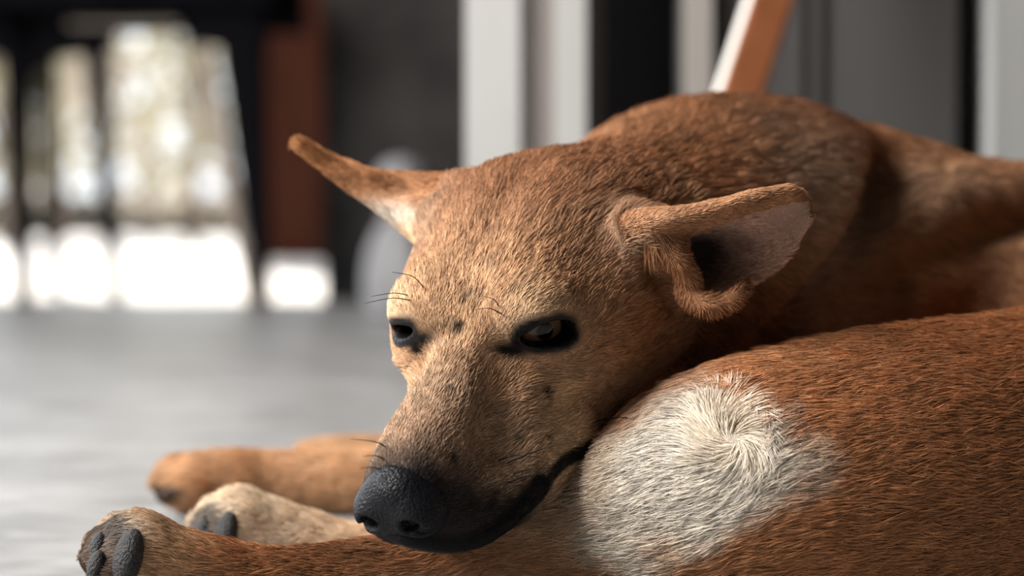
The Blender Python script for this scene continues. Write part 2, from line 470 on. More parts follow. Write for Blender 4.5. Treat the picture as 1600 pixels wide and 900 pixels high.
# ----------------------------------------------------------------- dog: legs, kept apart so that the chin rests on them without melting in
thigh = [C(2060, 700, 1.13, .086), C(1820, 712, 1.085, .078), C(1600, 724, 1.040, .0680), C(1400, 733, 1.003, .0612), C(1250, 749, .987, .0570),
         C(1150, 769, .985, .0536), C(1050, 798, .988, .0450), C(950, 822, .994, .0340), C(850, 846, .998, .0245), C(700, 874, .998, .0170),
         C(550, 898, .985, .0145), C(420, 905, .970, .0135), C(320, 893, .962, .0155), C(240, 876, .955, .0165)]
Q_leg = chain(thigh, 0, n=90)
toes1 = [(192, 828, .972), (170, 848, .962), (163, 873, .952), (178, 900, .944)]
for px, py, d in toes1: ellip(P(px, py, d), (.0095, .0085, .0075), k=.005)
ellip(P(215, 862, .955), (.014, .016, .017), k=.008)
leg2 = [C(980, 850, 1.07, .028), C(760, 866, 1.08, .018), C(580, 868, 1.085, .0145), C(470, 846, 1.085, .0155), C(390, 824, 1.082, .0170)]
Q_leg2 = chain(leg2, k=.004)
toes2 = [(345, 800, 1.098), (328, 818, 1.088), (322, 842, 1.078), (335, 866, 1.07)]
for px, py, d in toes2: ellip(P(px, py, d), (.0095, .0085, .0080), k=.005)
ellip(P(368, 822, 1.08), (.015, .016, .017), k=.008)
fleg = [C(1000, 700, 1.27, .036), C(800, 745, 1.29, .023), C(650, 750, 1.295, .0185), C(560, 750, 1.295, .0178), C(440, 749, 1.295, .0160), C(370, 750, 1.29, .0175), C(318, 752, 1.285, .0168)]
Q_fleg = chain(fleg, k=.004)
toes3 = [(286, 736, 1.30), (278, 752, 1.285), (292, 770, 1.268)]
for px, py, d in toes3: ellip(P(px, py, d), (.014, .0085, .0095), k=.005)
fleg2 = [C(1000, 680, 1.37, .036), C(800, 722, 1.39, .023), C(650, 727, 1.39, .0185), C(540, 726, 1.39, .0170), C(490, 724, 1.39, .014)]
Q_fleg2 = chain(fleg2, k=.004)
SDF_B = SDF
S = smin(SDF_A, SDF_B, .003)
S = np.maximum(S, .0006 - AX[2][None, None, :].astype(np.float32))
V, Fq = grid_mesh(S)
del SDF_A, SDF_B
SDF = S
V = vsmooth(V, Fq, 2)
dog = bpy.data.objects.new('dog', build_mesh('dog', V, Fq)); COL.objects.link(dog)
tag(dog, 'tan short-haired dog curled up on the floor, resting its chin on its hind leg', 'dog')
NRM = np.zeros(len(V) * 3, np.float32); dog.data.vertices.foreach_get('normal', NRM); NRM = NRM.reshape(-1, 3).astype(np.float64)

# ----------------------------------------------------------------- dog: coat colour, hair length and hair flow per vertex
HP = to_head(V)
def sm(a, b, x):
    t = np.clip((x - a) / (b - a), 0, 1); return t * t * (3 - 2 * t)
def seg_dist(p, Q):
    """distance to a tube's axis, the axis direction there and position along it"""
    c = Q[::2, :3] if len(Q) > 24 else Q[:, :3]
    best = np.full(len(p), 9.0); bi = np.zeros(len(p), int)
    for i, q in enumerate(c):
        d = ((p - q) ** 2).sum(1); m = d < best; best[m] = d[m]; bi[m] = i
    tang = np.gradient(c, axis=0); tang /= np.linalg.norm(tang, axis=1)[:, None]
    return np.sqrt(best), tang[bi], bi / (len(c) - 1)
w_head = sm(-12.5, -9.5, HP[:, 0]) * (np.abs(HP[:, 1]) < 9) * sm(-9.5, -7.5, HP[:, 2])
dl, tl, sl_ = seg_dist(V, Q_leg); rl = np.interp(sl_, np.linspace(0, 1, len(Q_leg)), Q_leg[:, 3])
d2, t2, s2 = seg_dist(V, Q_leg2); d3, t3, s3 = seg_dist(V, Q_fleg); d4, t4, s4 = seg_dist(V, Q_fleg2); dt, tt, s_t = seg_dist(V, Q_trunk)
r2 = np.interp(s2, np.linspace(0, 1, len(Q_leg2)), Q_leg2[:, 3]); r3 = np.interp(s3, np.linspace(0, 1, len(Q_fleg)), Q_fleg[:, 3]); r4 = np.interp(s4, np.linspace(0, 1, len(Q_fleg2)), Q_fleg2[:, 3])
rt = np.interp(s_t, np.linspace(0, 1, len(Q_trunk)), Q_trunk[:, 3])
DD = np.stack([dl - rl, d2 - r2, d3 - r3, d4 - r4, np.minimum(dt - rt, .02)], 1)
part = DD.argmin(1)                       # 0 near hind leg, 1 far hind leg, 2 and 3 front legs, 4 trunk
h_in = head_fn(V[:, 0], V[:, 1], V[:, 2])
part_t = HP[:, 0] > -7
is_head = (h_in < .019) & (HP[:, 0] > -11.5) & ~((part < 4) & (DD.min(1) < h_in - .002) & (DD.min(1) < .004)) & (part_t | (h_in < .010))
g_ear = np.zeros(len(V), bool)
def near_pts(G, r):
    lo = G[:, :3].min(0) - r; hi = G[:, :3].max(0) + r
    m = np.where(((V > lo) & (V < hi)).all(1))[0]
    dm = np.full(len(m), 9.0)
    for q in G[::3, :3]:
        dm = np.minimum(dm, ((V[m] - q) ** 2).sum(1))
    out = np.full(len(V), 9.0); out[m] = np.sqrt(dm); return out
de_n = near_pts(G_near, .008); de_f = near_pts(G_far, .010)
ear_n = (de_n < .0055) & (h_in > .003); ear_f = (de_f < .0075) & (h_in > .004)

TAN = np.array([.39, .20, .100]); RED = np.array([.30, .128, .058]); CREAM = np.array([.66, .47, .29]); WHITE = np.array([.64, .59, .51]); DARK = np.array([.10, .045, .022]); BLACK = np.array([.006, .0055, .006]); GREY = np.array([.33, .24, .165])
Ccol = np.tile(TAN, (len(V), 1)); Hlen = np.full(len(V), .014); Skin = np.zeros(len(V))
def paint(w, c): 
    global Ccol
    w = np.clip(w, 0, 1)[:, None]; Ccol = Ccol * (1 - w) + np.asarray(c) * w
def blob(c, r, p=V): return np.exp(-(((p - np.asarray(c)) / np.asarray(r)) ** 2).sum(1))
n1 = vnoise(V, 90, 1); n2 = vnoise(V, 260, 2); n3 = vnoise(V, 35, 3)
# trunk and neck
b = part == 4
paint(b * (.55 * n3 + .35), (.27, .115, .052))
paint(b * sm(.45, .85, n1) * .5, DARK)
paint(b * blob(P(1265, 370, 1.12), (.034, .08, .055)) * .95, (.42, .32, .24))
paint(b * blob(P(1480, 320, 1.18), (.05, .08, .03)) * .5, GREY)
Hlen[b] = .0125
# near hind leg
b = (part == 0)
paint(b * 1.0, (.45, .215, .100))
paint(b * sm(.4, .8, n1) * .25, RED)
poly = np.array([P(x_, y_, .94)[[0, 2]] for x_, y_ in ((900, 770), (950, 700), (1030, 650), (1095, 612), (1180, 622), (1255, 655), (1335, 722), (1245, 768), (1160, 825), (1075, 880), (1020, 930), (930, 870))])
def poly_sd(p):
    d = np.full(len(p), 9.0); ins = np.zeros(len(p), bool)
    for i in range(len(poly)):
        a_, b_ = poly[i], poly[(i + 1) % len(poly)]; e = b_ - a_; w = p - a_
        t_ = np.clip((w @ e) / (e @ e), 0, 1); d = np.minimum(d, np.linalg.norm(w - t_[:, None] * e, axis=1))
        c1 = (a_[1] <= p[:, 1]) != (b_[1] <= p[:, 1])
        ins ^= c1 & (p[:, 0] < a_[0] + (p[:, 1] - a_[1]) / (e[1] if abs(e[1]) > 1e-9 else 1e-9) * e[0])
    return np.where(ins, -d, d)
psd = poly_sd(V[:, [0, 2]]) + .010 * (n1 - .5) + .006 * (n2 - .5)
wwh = b * sm(.009, -.009, psd) * (V[:, 1] < 1.0)
paint(wwh, WHITE)
paint(wwh * (.35 * sm(.35, .7, n3)), CREAM)
paint(wwh * sm(.55, .8, n2) * .25, (.35, .32, .29))
paint(b * blob(P(1060, 860, .94), (.010, .05, .008)) * .6, (.55, .32, .18))
paint(b * blob(P(880, 800, .98), (.035, .05, .02)) * .8, GREY)
paint(b * blob(P(560, 862, .975), (.030, .05, .006)) * .75, DARK)
paint(b * sm(.018, .006, V[:, 2]) * sm(-.10, -.02, V[:, 0]) * sm(.08, .05, V[:, 0]) * .8, WHITE)
paint(b * sm(-.11, -.145, V[:, 0]) * .55, CREAM)
paint(b * blob(P(205, 818, .96), (.014, .05, .008)) * .8, WHITE)
Hlen[b] = np.interp(V[b, 0], [-.16, -.08, .0, .08], [.0045, .0065, .0085, .0105])
# other legs
b = (part == 1); paint(b * 1.0, (.72, .58, .43)); paint(b * sm(-.11, -.07, V[:, 0]) * .6, (.55, .33, .18)); Hlen[b] = .006
b = (part == 2) | (part == 3); paint(b * 1.0, (.60, .36, .20)); paint(b * sm(.4, .75, n3) * .35, (.42, .27, .16)); Hlen[b] = .007
# soles
for c, r in ((P(168, 862, .945), (.016, .03, .024)), (P(330, 838, 1.07), (.013, .03, .020))):
    paint(sm(.35, .6, blob(c, r)) * .85, (.05, .04, .04))
paint(sm(.35, .6, blob(P(270, 772, 1.27), (.012, .03, .008))) * .9, BLACK)
# head
X, Y, Z = HP.T; Ya = np.abs(Y)
b = is_head.astype(float)
paint(b * 1.0, (.41, .23, .125))
paint(b * sm(-1.5, -7, X) * sm(-1.5, 1.2, Z) * .85, (.27, .122, .060))
paint(b * blob((.5, 0, 1.0), (3.2, 2.4, 3), HP) * .34, CREAM)
paint(b * blob((.3, 0, 1.2), (1.3, 9, 1.3), np.stack([X, 0 * Y, Z], 1)) * sm(1.6, 2.6, Ya) * .75, CREAM)
paint(b * sm(1.0, 4.5, X) * .75, (.32, .22, .15))
paint(b * blob((2.4, 3.6, -4.3), (1.9, 2.4, 1.5), np.stack([X, Ya, Z], 1)) * .85, CREAM)
paint(b * blob((.5, 4.2, -2.6), (2.2, 2.4, 1.4), np.stack([X, Ya, Z], 1)) * .35, CREAM)
paint(b * blob((-2.8, 4.8, -2.4), (2.2, 2.6, 1.6), np.stack([X, Ya, Z], 1)) * .5, (.40, .16, .055))
paint(b * blob((-5.5, 5.0, 1.0), (2.5, 2.6, 1.5), np.stack([X, Ya, Z], 1)) * .5, GREY)
mz = sm(5.8, 8.6, X - .75 * sm(-1.5, .3, Z) + .55 * np.clip(-Z - 1.5, 0, 3) - .25 * (n1 - .5) * 6)
paint(b * mz * .97, (.020, .017, .018))
dlip = near_pts(np.repeat(Q_lip_shade, 3, 0), .02)
dlip_a = near_pts(np.repeat(Q_lip_shade[28:], 3, 0), .02); dlip_b = near_pts(np.repeat(Q_lip_shade[:30], 3, 0), .02)
lip_shade_w = np.maximum(sm(.0080, .0050, dlip_a), sm(.0045, .0025, dlip_b))
paint(is_head * lip_shade_w, BLACK)
paint(b * sm(.62, .74, vnoise(V, 330, 5)) * blob((7.2, 2.2, -3.4), (1.8, 2, 1.2), np.stack([X, Ya, Z], 1)) * 1.2, BLACK)
Hlen = np.where(is_head, np.interp(X, [-10, -4, 0, 3, 6, 9, 10], [.0095, .0072, .0058, .0048, .0040, .0024, .0012]), Hlen)
Hlen = Hlen * (1 - .45 * sm(.010, .006, dlip)); Skin = np.maximum(Skin, .6 * sm(.007, .005, dlip))
# eye rims and inner corners
for s, c, Rl in EYES:
    q = (HP - c) @ Rl
    rim = (np.abs((q[:, 1] + .15) / 1.62) ** 2.7 + np.abs((q[:, 2] - (.08 if s > 0 else -.05) + .05 * q[:, 1]) / (.90 if s > 0 else .74)) ** 2.7) ** (1 / 2.7)
    m = (q[:, 0] > .2) & is_head
    w = m * sm(1.08, .82, rim + .10 * (n2 - .5))
    paint(w, BLACK); Skin = np.maximum(Skin, w); Hlen = Hlen * (1 - .95 * np.clip(w * 1.3, 0, 1))
    Hlen = Hlen * (1 - .6 * (is_head & (q[:, 0] > 0)) * sm(2.0, 1.2, rim))
    w = m * blob((.9, -1.5, -.55), (1.0, .70, .40), q); paint(w * 1.5, BLACK)
# scars and dark spots on the face
for px, py, r in ((735, 470, .0010), (722, 480, .0009), (748, 471, .0008), (713, 520, .0016), (697, 515, .0010), (844, 616, .0019), (796, 456, .0009), (702, 722, .0016), (805, 690, .0010), (850, 690, .0012), (736, 484, .0009), (700, 610, .0009)):
    c_ = on_body(px, py, .85, 1.1)
    if c_ is not None: paint(np.exp(-(np.linalg.norm(V - c_, axis=1) / (r * 1.45)) ** 2) * 1.4, BLACK)
c_ = [on_body(px, py, .85, 1.1) for px, py in ((650, 535), (655, 548))]
for q_ in c_:
    if q_ is not None: paint(np.exp(-(np.linalg.norm(V - q_, axis=1) / .0035) ** 2) * 1.4, BLACK)
# ears
paint(ear_n * 1.0, (.36, .185, .095))
inner = ear_n & ((V - P(1160, 390, .99 )) @ np.array([0, 1, 0]) > -.012) & (NRM[:, 1] < -.2)
de_rim = near_pts(np.array([E_(x, y, d, 0) for x, y, d in zip(np.linspace(985, 1235, 40), np.interp(np.linspace(985, 1235, 40), [985, 1045, 1110, 1175, 1235], [352, 340, 330, 309, 297]), np.interp(np.linspace(985, 1235, 40), [985, 1045, 1110, 1175, 1235], [1.002, .988, .984, .986, .99]))] * 3), .02)
paint((inner & (de_rim > .007)) * .9, (.55, .36, .28))
paint(blob(E_(1095, 400, 1.02, 0)[:3], (.014, .05, .014)) * inner * 1.2, (.03, .02, .02))  # shade inside the ear cavity painted into the colour
Hlen[ear_n] = .0032; Hlen[inner & (de_rim > .007)] = .0015
paint(ear_f * 1.0, (.40, .19, .085))
paint(ear_f * blob(E_(610, 345, 1.095, 0)[:3], (.022, .05, .008)) * 1.0, WHITE)
paint(ear_f * blob(E_(655, 385, 1.08, 0)[:3], (.012, .05, .010)) * 1.0, CREAM)
paint(ear_f * blob(E_(590, 284, 1.10, 0)[:3], (.05, .05, .0035)) * .6, (.20, .09, .045))
Hlen[ear_f] = .005
de_b = np.linalg.norm((V - P(1130, 440, .985)) * np.array([1, .6, 1.2]), axis=1); Hlen = np.where((part == 4) & ~is_head & (de_b < .035) & (V[:, 1] < 1.03), .004, Hlen)

# soften the colour change between thigh and flank
E_all = np.concatenate([Fq[:, [0, 1]], Fq[:, [1, 2]], Fq[:, [2, 3]], Fq[:, [3, 0]]])
msk = V[:, 0] > .17
E_s = E_all[msk[E_all[:, 0]] & msk[E_all[:, 1]]]
Dg = np.bincount(E_s[:, 0], minlength=len(V)) + np.bincount(E_s[:, 1], minlength=len(V)) + 1e-9
wx = (sm(.17, .21, V[:, 0]))[:, None]
Cs = Ccol.copy()
for _ in range(60):
    Cs = np.stack([np.bincount(E_s[:, 0], Cs[E_s[:, 1], j], len(V)) + np.bincount(E_s[:, 1], Cs[E_s[:, 0], j], len(V)) for j in range(3)], 1) / Dg[:, None]
Ccol = Ccol * (1 - wx) + Cs * wx
# hair flow
FL = np.zeros_like(V)
FL[part == 4] = tt[part == 4] + np.array([0, 0, -.45])
FL[part == 0] = tl[part == 0]; FL[part == 1] = t2[part == 1]; FL[part == 2] = t3[part == 2]; FL[part == 3] = t4[part == 3]
hf = np.stack([np.full(len(V), -1.0), .10 * Y * (1 + .3 * (X < 1)), np.where(Z < -1, -.35, .15 * (X < 0))], 1) @ HR.T
FL[is_head] = hf[is_head]
wh = P(1150, 690, .93)                                            # whorl on the thigh
q = V - wh; rr = np.linalg.norm(q[:, [0, 2]], axis=1)
sw = np.exp(-(rr / .020) ** 2)[:, None] * (part == 0)[:, None]
swirl = np.stack([q[:, 2] * 1.2 + q[:, 0] * .9, 0 * rr, -q[:, 0] * 1.2 + q[:, 2] * .9], 1) / np.maximum(rr, .004)[:, None]
FL = FL * (1 - sw) + swirl * sw
FL[ear_n] = np.array([1, 0, .25]); FL[ear_f] = np.array([-1, .1, .4])
FL -= NRM * (FL * NRM).sum(1)[:, None]
FL /= np.maximum(np.linalg.norm(FL, axis=1), 1e-6)[:, None]

at = dog.data.attributes.new('coat', 'FLOAT_COLOR', 'POINT')
at.data.foreach_set('color', np.concatenate([Ccol * .6, np.ones((len(V), 1))], 1).astype(np.float32).ravel())  # body colour darkened evenly for the shade under the hair
at = dog.data.attributes.new('skin', 'FLOAT', 'POINT'); at.data.foreach_set('value', Skin.astype(np.float32))

def coat_mat(name, hair=False):
    m, nt, b = nmat(name)
    a = nt.nodes.new('ShaderNodeAttribute'); a.attribute_name = 'coat'
    nt.links.new(a.outputs['Color'], b.inputs['Base Color'])
    b.inputs['Roughness'].default_value = .65 if hair else .75
    b.inputs['Specular IOR Level'].default_value = .12
    if not hair:
        sk = nt.nodes.new('ShaderNodeAttribute'); sk.attribute_name = 'skin'
        mr = nt.nodes.new('ShaderNodeMapRange'); mr.inputs['To Min'].default_value = .75; mr.inputs['To Max'].default_value = .42
        nt.links.new(sk.outputs['Fac'], mr.inputs['Value']); nt.links.new(mr.outputs[0], b.inputs['Roughness'])
        m2 = nt.nodes.new('ShaderNodeMapRange'); m2.inputs['To Min'].default_value = .12; m2.inputs['To Max'].default_value = .16
        nt.links.new(sk.outputs['Fac'], m2.inputs['Value']); nt.links.new(m2.outputs[0], b.inputs['Specular IOR Level'])
        tc = nt.nodes.new('ShaderNodeTexCoord'); n = nt.nodes.new('ShaderNodeTexNoise'); n.inputs['Scale'].default_value = 900
        nt.links.new(tc.outputs['Object'], n.inputs['Vector'])
        bp = nt.nodes.new('ShaderNodeBump'); bp.inputs['Strength'].default_value = .5; bp.inputs['Distance'].default_value = .0006
        nt.links.new(n.outputs['Fac'], bp.inputs['Height']); nt.links.new(bp.outputs[0], b.inputs['Normal'])
    return m
dog.data.materials.append(coat_mat('coat_skin'))

if FUR:
    tri = np.concatenate([Fq[:, [0, 1, 2]], Fq[:, [0, 2, 3]]])
    A = np.linalg.norm(np.cross(V[tri[:, 1]] - V[tri[:, 0]], V[tri[:, 2]] - V[tri[:, 0]]), axis=1) * .5
    dens = np.full(len(V), 1.0)
    dens[is_head] = np.interp(X[is_head], [-10, -4, 3, 9], [2.2, 3.0, 3.4, 4.0])
    dens[part == 0] = 1.6; dens[ear_n | ear_f] = 2.5
    dens *= np.where(V[:, 2] < .003, .1, 1.0) * np.where(V[:, 1] > 1.30, .5, 1.0) * np.where(V[:, 0] > .30, .35, 1.0) * (Hlen > .0006)
    dens[is_head & (Z < -6.4)] *= .3
    wgt = A * dens[tri].mean(1); wgt /= wgt.sum()
    ti = RNG.choice(len(tri), FUR, p=wgt); T = tri[ti]
    u = RNG.random((FUR, 2)); fl_ = u.sum(1) > 1; u[fl_] = 1 - u[fl_]; bc = np.stack([1 - u.sum(1), u[:, 0], u[:, 1]], 1)
    def I(a): return (a[T] * (bc[:, :, None] if a.ndim > 1 else bc)).sum(1)
    root = I(V); nr = I(NRM); nr /= np.linalg.norm(nr, axis=1)[:, None]
    fl_ = I(FL); L = I(Hlen) * RNG.uniform(.65, 1.2, FUR); colr = I(Ccol)
    cn = vnoise(root, 110, 9)[:, None]; cn2 = vnoise(root, 300, 10)[:, None]; cl = .6 * vnoise(root, 500, 11) + .4 * vnoise(root, 180, 12)
    side = np.cross(nr, fl_)
    dirn = fl_ + side * ((cn - .5) * .5 + RNG.normal(0, .15, (FUR, 1))) + nr * (cn2 - .5) * .3
    dirn /= np.linalg.norm(dirn, axis=1)[:, None]
    lift = RNG.uniform(.18, .50, FUR)[:, None]
    tt4 = np.array([0, .33, .66, 1.0])
    pos = np.stack([root + dirn * (L[:, None] * t) + nr * (L[:, None] * lift * (t - .6 * t * t)) - nr * .0002 for t in tt4], 1)
    thick = RNG.random(FUR) < .45
    rad0 = np.interp(L, [.002, .016], [.00014, .00018]) * np.where(thick, 1.25, .8)
    rad = rad0[:, None] * np.array([.9, 1.0, .75, .08])[None]
    shade = (RNG.uniform(.68, 1.32, FUR) * (.62 + .80 * cl))[:, None]
    hc = colr * shade
    hcd = bpy.data.hair_curves.new('fur')
    hcd.add_curves([4] * FUR)
    hcd.attributes['position'].data.foreach_set('vector', pos.astype(np.float32).ravel())
    ra = hcd.attributes.get('radius') or hcd.attributes.new('radius', 'FLOAT', 'POINT')
    ra.data.foreach_set('value', rad.astype(np.float32).ravel())
    ca = hcd.attributes.new('coat', 'FLOAT_COLOR', 'CURVE')
    ca.data.foreach_set('color', np.concatenate([hc, np.ones((FUR, 1))], 1).astype(np.float32).ravel())
    hcd.materials.append(coat_mat('coat_hair', True))
    fur = bpy.data.objects.new('fur', hcd); COL.objects.link(fur); fur.parent = dog
    fur['kind'] = 'stuff'

# ----------------------------------------------------------------- dog: eyes
def ball(name, c, r, R, mat, parent, nu=40, nv=28):
    vs_, fs_ = [], []
    for i in range(nv + 1):
        th = math.pi * i / nv
        for j in range(nu):
            ph = 2 * math.pi * j / nu
            vs_.append((math.cos(th) * r[0], math.sin(th) * math.cos(ph) * r[1], math.sin(th) * math.sin(ph) * r[2]))
    for i in range(nv):
        for j in range(nu):
            a, b_ = i * nu + j, i * nu + (j + 1) % nu
            fs_.append((a, b_, b_ + nu, a + nu))
    o = mesh_obj(name, vs_, fs_, mat, parent)
    from mathutils import Matrix
    M = np.eye(4); M[:3, :3] = R; M[:3, 3] = c
    o.matrix_world = Matrix(M.tolist())
    return o
def eye_mat():
    m, nt, b = nmat('eye_surface')
    tc = nt.nodes.new('ShaderNodeTexCoord'); sx = nt.nodes.new('ShaderNodeSeparateXYZ'); nt.links.new(tc.outputs['Object'], sx.inputs[0])
    def mth(op, a, b2):
        n = nt.nodes.new('ShaderNodeMath'); n.operation = op
        for i, v_ in enumerate((a, b2)):
            if isinstance(v_, (int, float)): n.inputs[i].default_value = v_
            else: nt.links.new(v_, n.inputs[i])
        return n.outputs[0]
    rr_ = mth('SQRT', mth('ADD', mth('POWER', sx.outputs['Y'], 2.0), mth('POWER', sx.outputs['Z'], 2.0)), 0)
    ramp = nt.nodes.new('ShaderNodeValToRGB'); e = ramp.color_ramp.elements
    e[0].position = 0; e[0].color = (.002, .002, .002, 1); e[1].position = 1; e[1].color = (.05, .035, .03, 1)
    for p_, c_ in ((.27, (.002, .002, .002, 1)), (.33, (.10, .055, .032, 1)), (.62, (.20, .11, .065, 1)), (.74, (.02, .01, .006, 1)), (.80, (.012, .01, .01, 1))):
        el = e.new(p_); el.color = c_
    nt.links.new(mth('DIVIDE', rr_, .0128), ramp.inputs[0]); nt.links.new(ramp.outputs[0], b.inputs['Base Color'])
    b.inputs['Roughness'].default_value = .10; b.inputs['Specular IOR Level'].default_value = .35
    return m
M_eye = eye_mat()
for s, c, Rl in EYES:
    ball('eye', Hd(*c), (.0129, .0129, .0129), HR @ Rl, M_eye, dog)

# ----------------------------------------------------------------- dog: whiskers, pads, claws
M_whisker, nt_, b_ = nmat('whisker'); b_.inputs['Base Color'].default_value = (.006, .005, .005, 1); b_.inputs['Roughness'].default_value = .6; b_.inputs['Specular IOR Level'].default_value = .05
def tube(name, pts, r0, r1, mat, parent, n=14, m_=6):
    q = crom(pts, n); t = np.gradient(q, axis=0); t /= np.linalg.norm(t, axis=1)[:, None]
    vs_, fs_ = [], []
    for i in range(n):
        a = np.cross(t[i], (0.1, .2, 1.0)); a /= np.linalg.norm(a); b = np.cross(t[i], a); r = r0 + (r1 - r0) * i / (n - 1)
        for j in range(m_):
            w = 2 * math.pi * j / m_; vs_.append(q[i] + (a * math.cos(w) + b * math.sin(w)) * r)
    for i in range(n - 1):
        for j in range(m_):
            fs_.append((i * m_ + j, i * m_ + (j + 1) % m_, (i + 1) * m_ + (j + 1) % m_, (i + 1) * m_ + j))
    fs_.append(tuple(range(m_))[::-1]); fs_.append(tuple((n - 1) * m_ + j for j in range(m_)))
    return mesh_obj(name, vs_, fs_, mat, parent)
for w_ in (((664, 452), (645, 432), (612, 425)), ((640, 462), (615, 458), (580, 463)), ((645, 470), (612, 466), (570, 474)),
           ((604, 700), (585, 690), (548, 686)), ((600, 718), (586, 712), (566, 713)), ((596, 735), (580, 730), (562, 732)),
           ((785, 728), (840, 704), (900, 690)), ((775, 722), (805, 712), (850, 716)), ((798, 742), (830, 733), (862, 731)),
           ((790, 756), (825, 744), (868, 736)), ((780, 480), (772, 468), (755, 463)), ((786, 492), (765, 482), (742, 484)), ((930, 668), (975, 660), (1010, 672)), ((925, 660), (970, 652), (1005, 660))):
    a_ = on_body(*w_[0], .85, 1.2)
    if a_ is None: continue
    d_ = a_[1]
    tube('whisker', [a_ + np.array([0, .002, 0]), P(*w_[1], d_ - .010), P(*w_[2], d_ - .014)], .00028, .00009, M_whisker, dog)
M_pad = noise_mat('paw_pad', (.006, .006, .007), (.020, .017, .017), scale=300, rough=.7, bump=.4, bscale=900)
M_claw = noise_mat('claw', (.05, .02, .016), (.10, .05, .04), scale=200, rough=.35)
I3 = np.eye(3)
def rotv(a, b, c):
    from mathutils import Euler
    return np.array(Euler((math.radians(a), math.radians(b), math.radians(c))).to_matrix())
for (px, py, d), r in [((172, 838, .953), (.0034, .0048, .0070)), ((152, 856, .948), (.0034, .0046, .0066)), ((150, 884, .940), (.0036, .0046, .0066)), ((200, 872, .938), (.0060, .0075, .0125)),
                       ((330, 812, 1.078), (.0040, .0055, .0080)), ((316, 832, 1.070), (.0040, .0055, .0075)), ((320, 852, 1.066), (.0040, .0055, .0080)), ((352, 838, 1.064), (.0055, .0070, .0120))]:
    ball('paw_pad', P(px, py, d), r, rotv(0, 14, 20), M_pad, dog, 20, 14)
ball('paw_pad', P(272, 775, 1.272), (.010, .008, .005), I3, M_pad, dog, 20, 14)
ball('paw_pad', P(300, 792, 1.275), (.010, .008, .005), I3, M_pad, dog, 20, 14)
for px, py, d in ((268, 731, 1.30), (262, 752, 1.28), (274, 768, 1.262)):
    c_ = P(px, py, d); tube('claw', [c_ + (.006, 0, .001), c_ + (-.002, 0, .001), c_ + (-.008, 0, -.003)], .0030, .0008, M_claw, dog, 10, 8)

# ----------------------------------------------------------------- dog: nose, sculpted on its own fine grid
nb = np.array([Hd(a, b_, c) for a in (7.5, 12) for b_ in (-2.4, 2.4) for c in (-4, 2)])
new_grid(nb.min(0), nb.max(0), .0007)
ellip(Hd(9.08, .06, -.85), (.0130, .0148, .0138), HR, k=.0)
for s in (1, -1):
    ellip(Hd(9.6, .95 * s, -1.35), (.0105, .0085, .0095), HR, k=.006)
    ellip(Hd(9.2, 1.35 * s, -1.5), (.0085, .0060, .0080), HR, k=.006)
ellip(Hd(9.75, 0, -2.0), (.0075, .0065, .0085), HR, k=.006)
for s in (1, -1):
    ellip(Hd(10.5, .95 * s, -1.30), (.0060, .0042, .0036), HR, k=.002, op='sub')
    chain([Hc(10.6, 1.0 * s, -1.45, .18), Hc(10.2, 1.55 * s, -1.75, .16), Hc(9.6, 2.0 * s, -1.75, .14)], k=.002, op='sub')
chain([Hc(11.1, 0, -.9, .08), Hc(10.9, 0, -1.6, .10), Hc(10.6, 0, -2.9, .12)], k=.003, op='sub')
nV, nF = grid_mesh(SDF); nV = vsmooth(nV, nF, 2)
m, nt, b = nmat('nose_leather')
b.inputs['Base Color'].default_value = (.006, .006, .008, 1); b.inputs['Roughness'].default_value = .36; b.inputs['Specular IOR Level'].default_value = .15
tc = nt.nodes.new('ShaderNodeTexCoord'); vo = nt.nodes.new('ShaderNodeTexVoronoi'); vo.inputs['Scale'].default_value = 900
nt.links.new(tc.outputs['Object'], vo.inputs['Vector'])
bp = nt.nodes.new('ShaderNodeBump'); bp.inputs['Strength'].default_value = .8; bp.inputs['Distance'].default_value = .0005; bp.invert = True
nt.links.new(vo.outputs['Distance'], bp.inputs['Height']); nt.links.new(bp.outputs[0], b.inputs['Normal'])
nose = bpy.data.objects.new('nose', build_mesh('nose', nV, nF)); COL.objects.link(nose); nose.data.materials.append(m); nose.parent = dog
# ================================================================= background things
def prism(pa, pb, ra, rb, up=(0, 1, 0)):
    """Four-sided bar from pa to pb, half sizes ra, rb = (u, v)."""
    pa = np.asarray(pa, float); pb = np.asarray(pb, float); t = pb - pa; t /= np.linalg.norm(t)
    v_ = np.asarray(up, float); u_ = np.cross(t, v_); u_ /= np.linalg.norm(u_); v_ = np.cross(u_, t)
    vs_ = []
    for p, r in ((pa, ra), (pb, rb)):
        for a, b in ((-1, -1), (1, -1), (1, 1), (-1, 1)):
            vs_.append(p + u_ * a * r[0] + v_ * b * r[1])
    return vs_, [(0, 1, 2, 3), (7, 6, 5, 4), (0, 4, 5, 1), (1, 5, 6, 2), (2, 6, 7, 3), (3, 7, 4, 0)]
def bar(name, pa, pb, ra, rb, mat, parent, up=(0, 1, 0)):
    v, f = prism(pa, pb, ra, rb, up)
    o = mesh_obj(name, v, f, mat, parent, smooth=False)
    md = o.modifiers.new('bevel', 'BEVEL'); md.width = min(*ra, *rb) * .35; md.segments = 2
    return o
def empty(name, loc):
    o = bpy.data.objects.new(name, None); COL.objects.link(o); o.location = tuple(map(float, loc)); return o
def under(parent):
    """Children are given in world coordinates; keep them there."""
    bpy.context.view_layer.update()
    from mathutils import Matrix
    for c in parent.children: c.matrix_parent_inverse = Matrix.Translation(-parent.location)

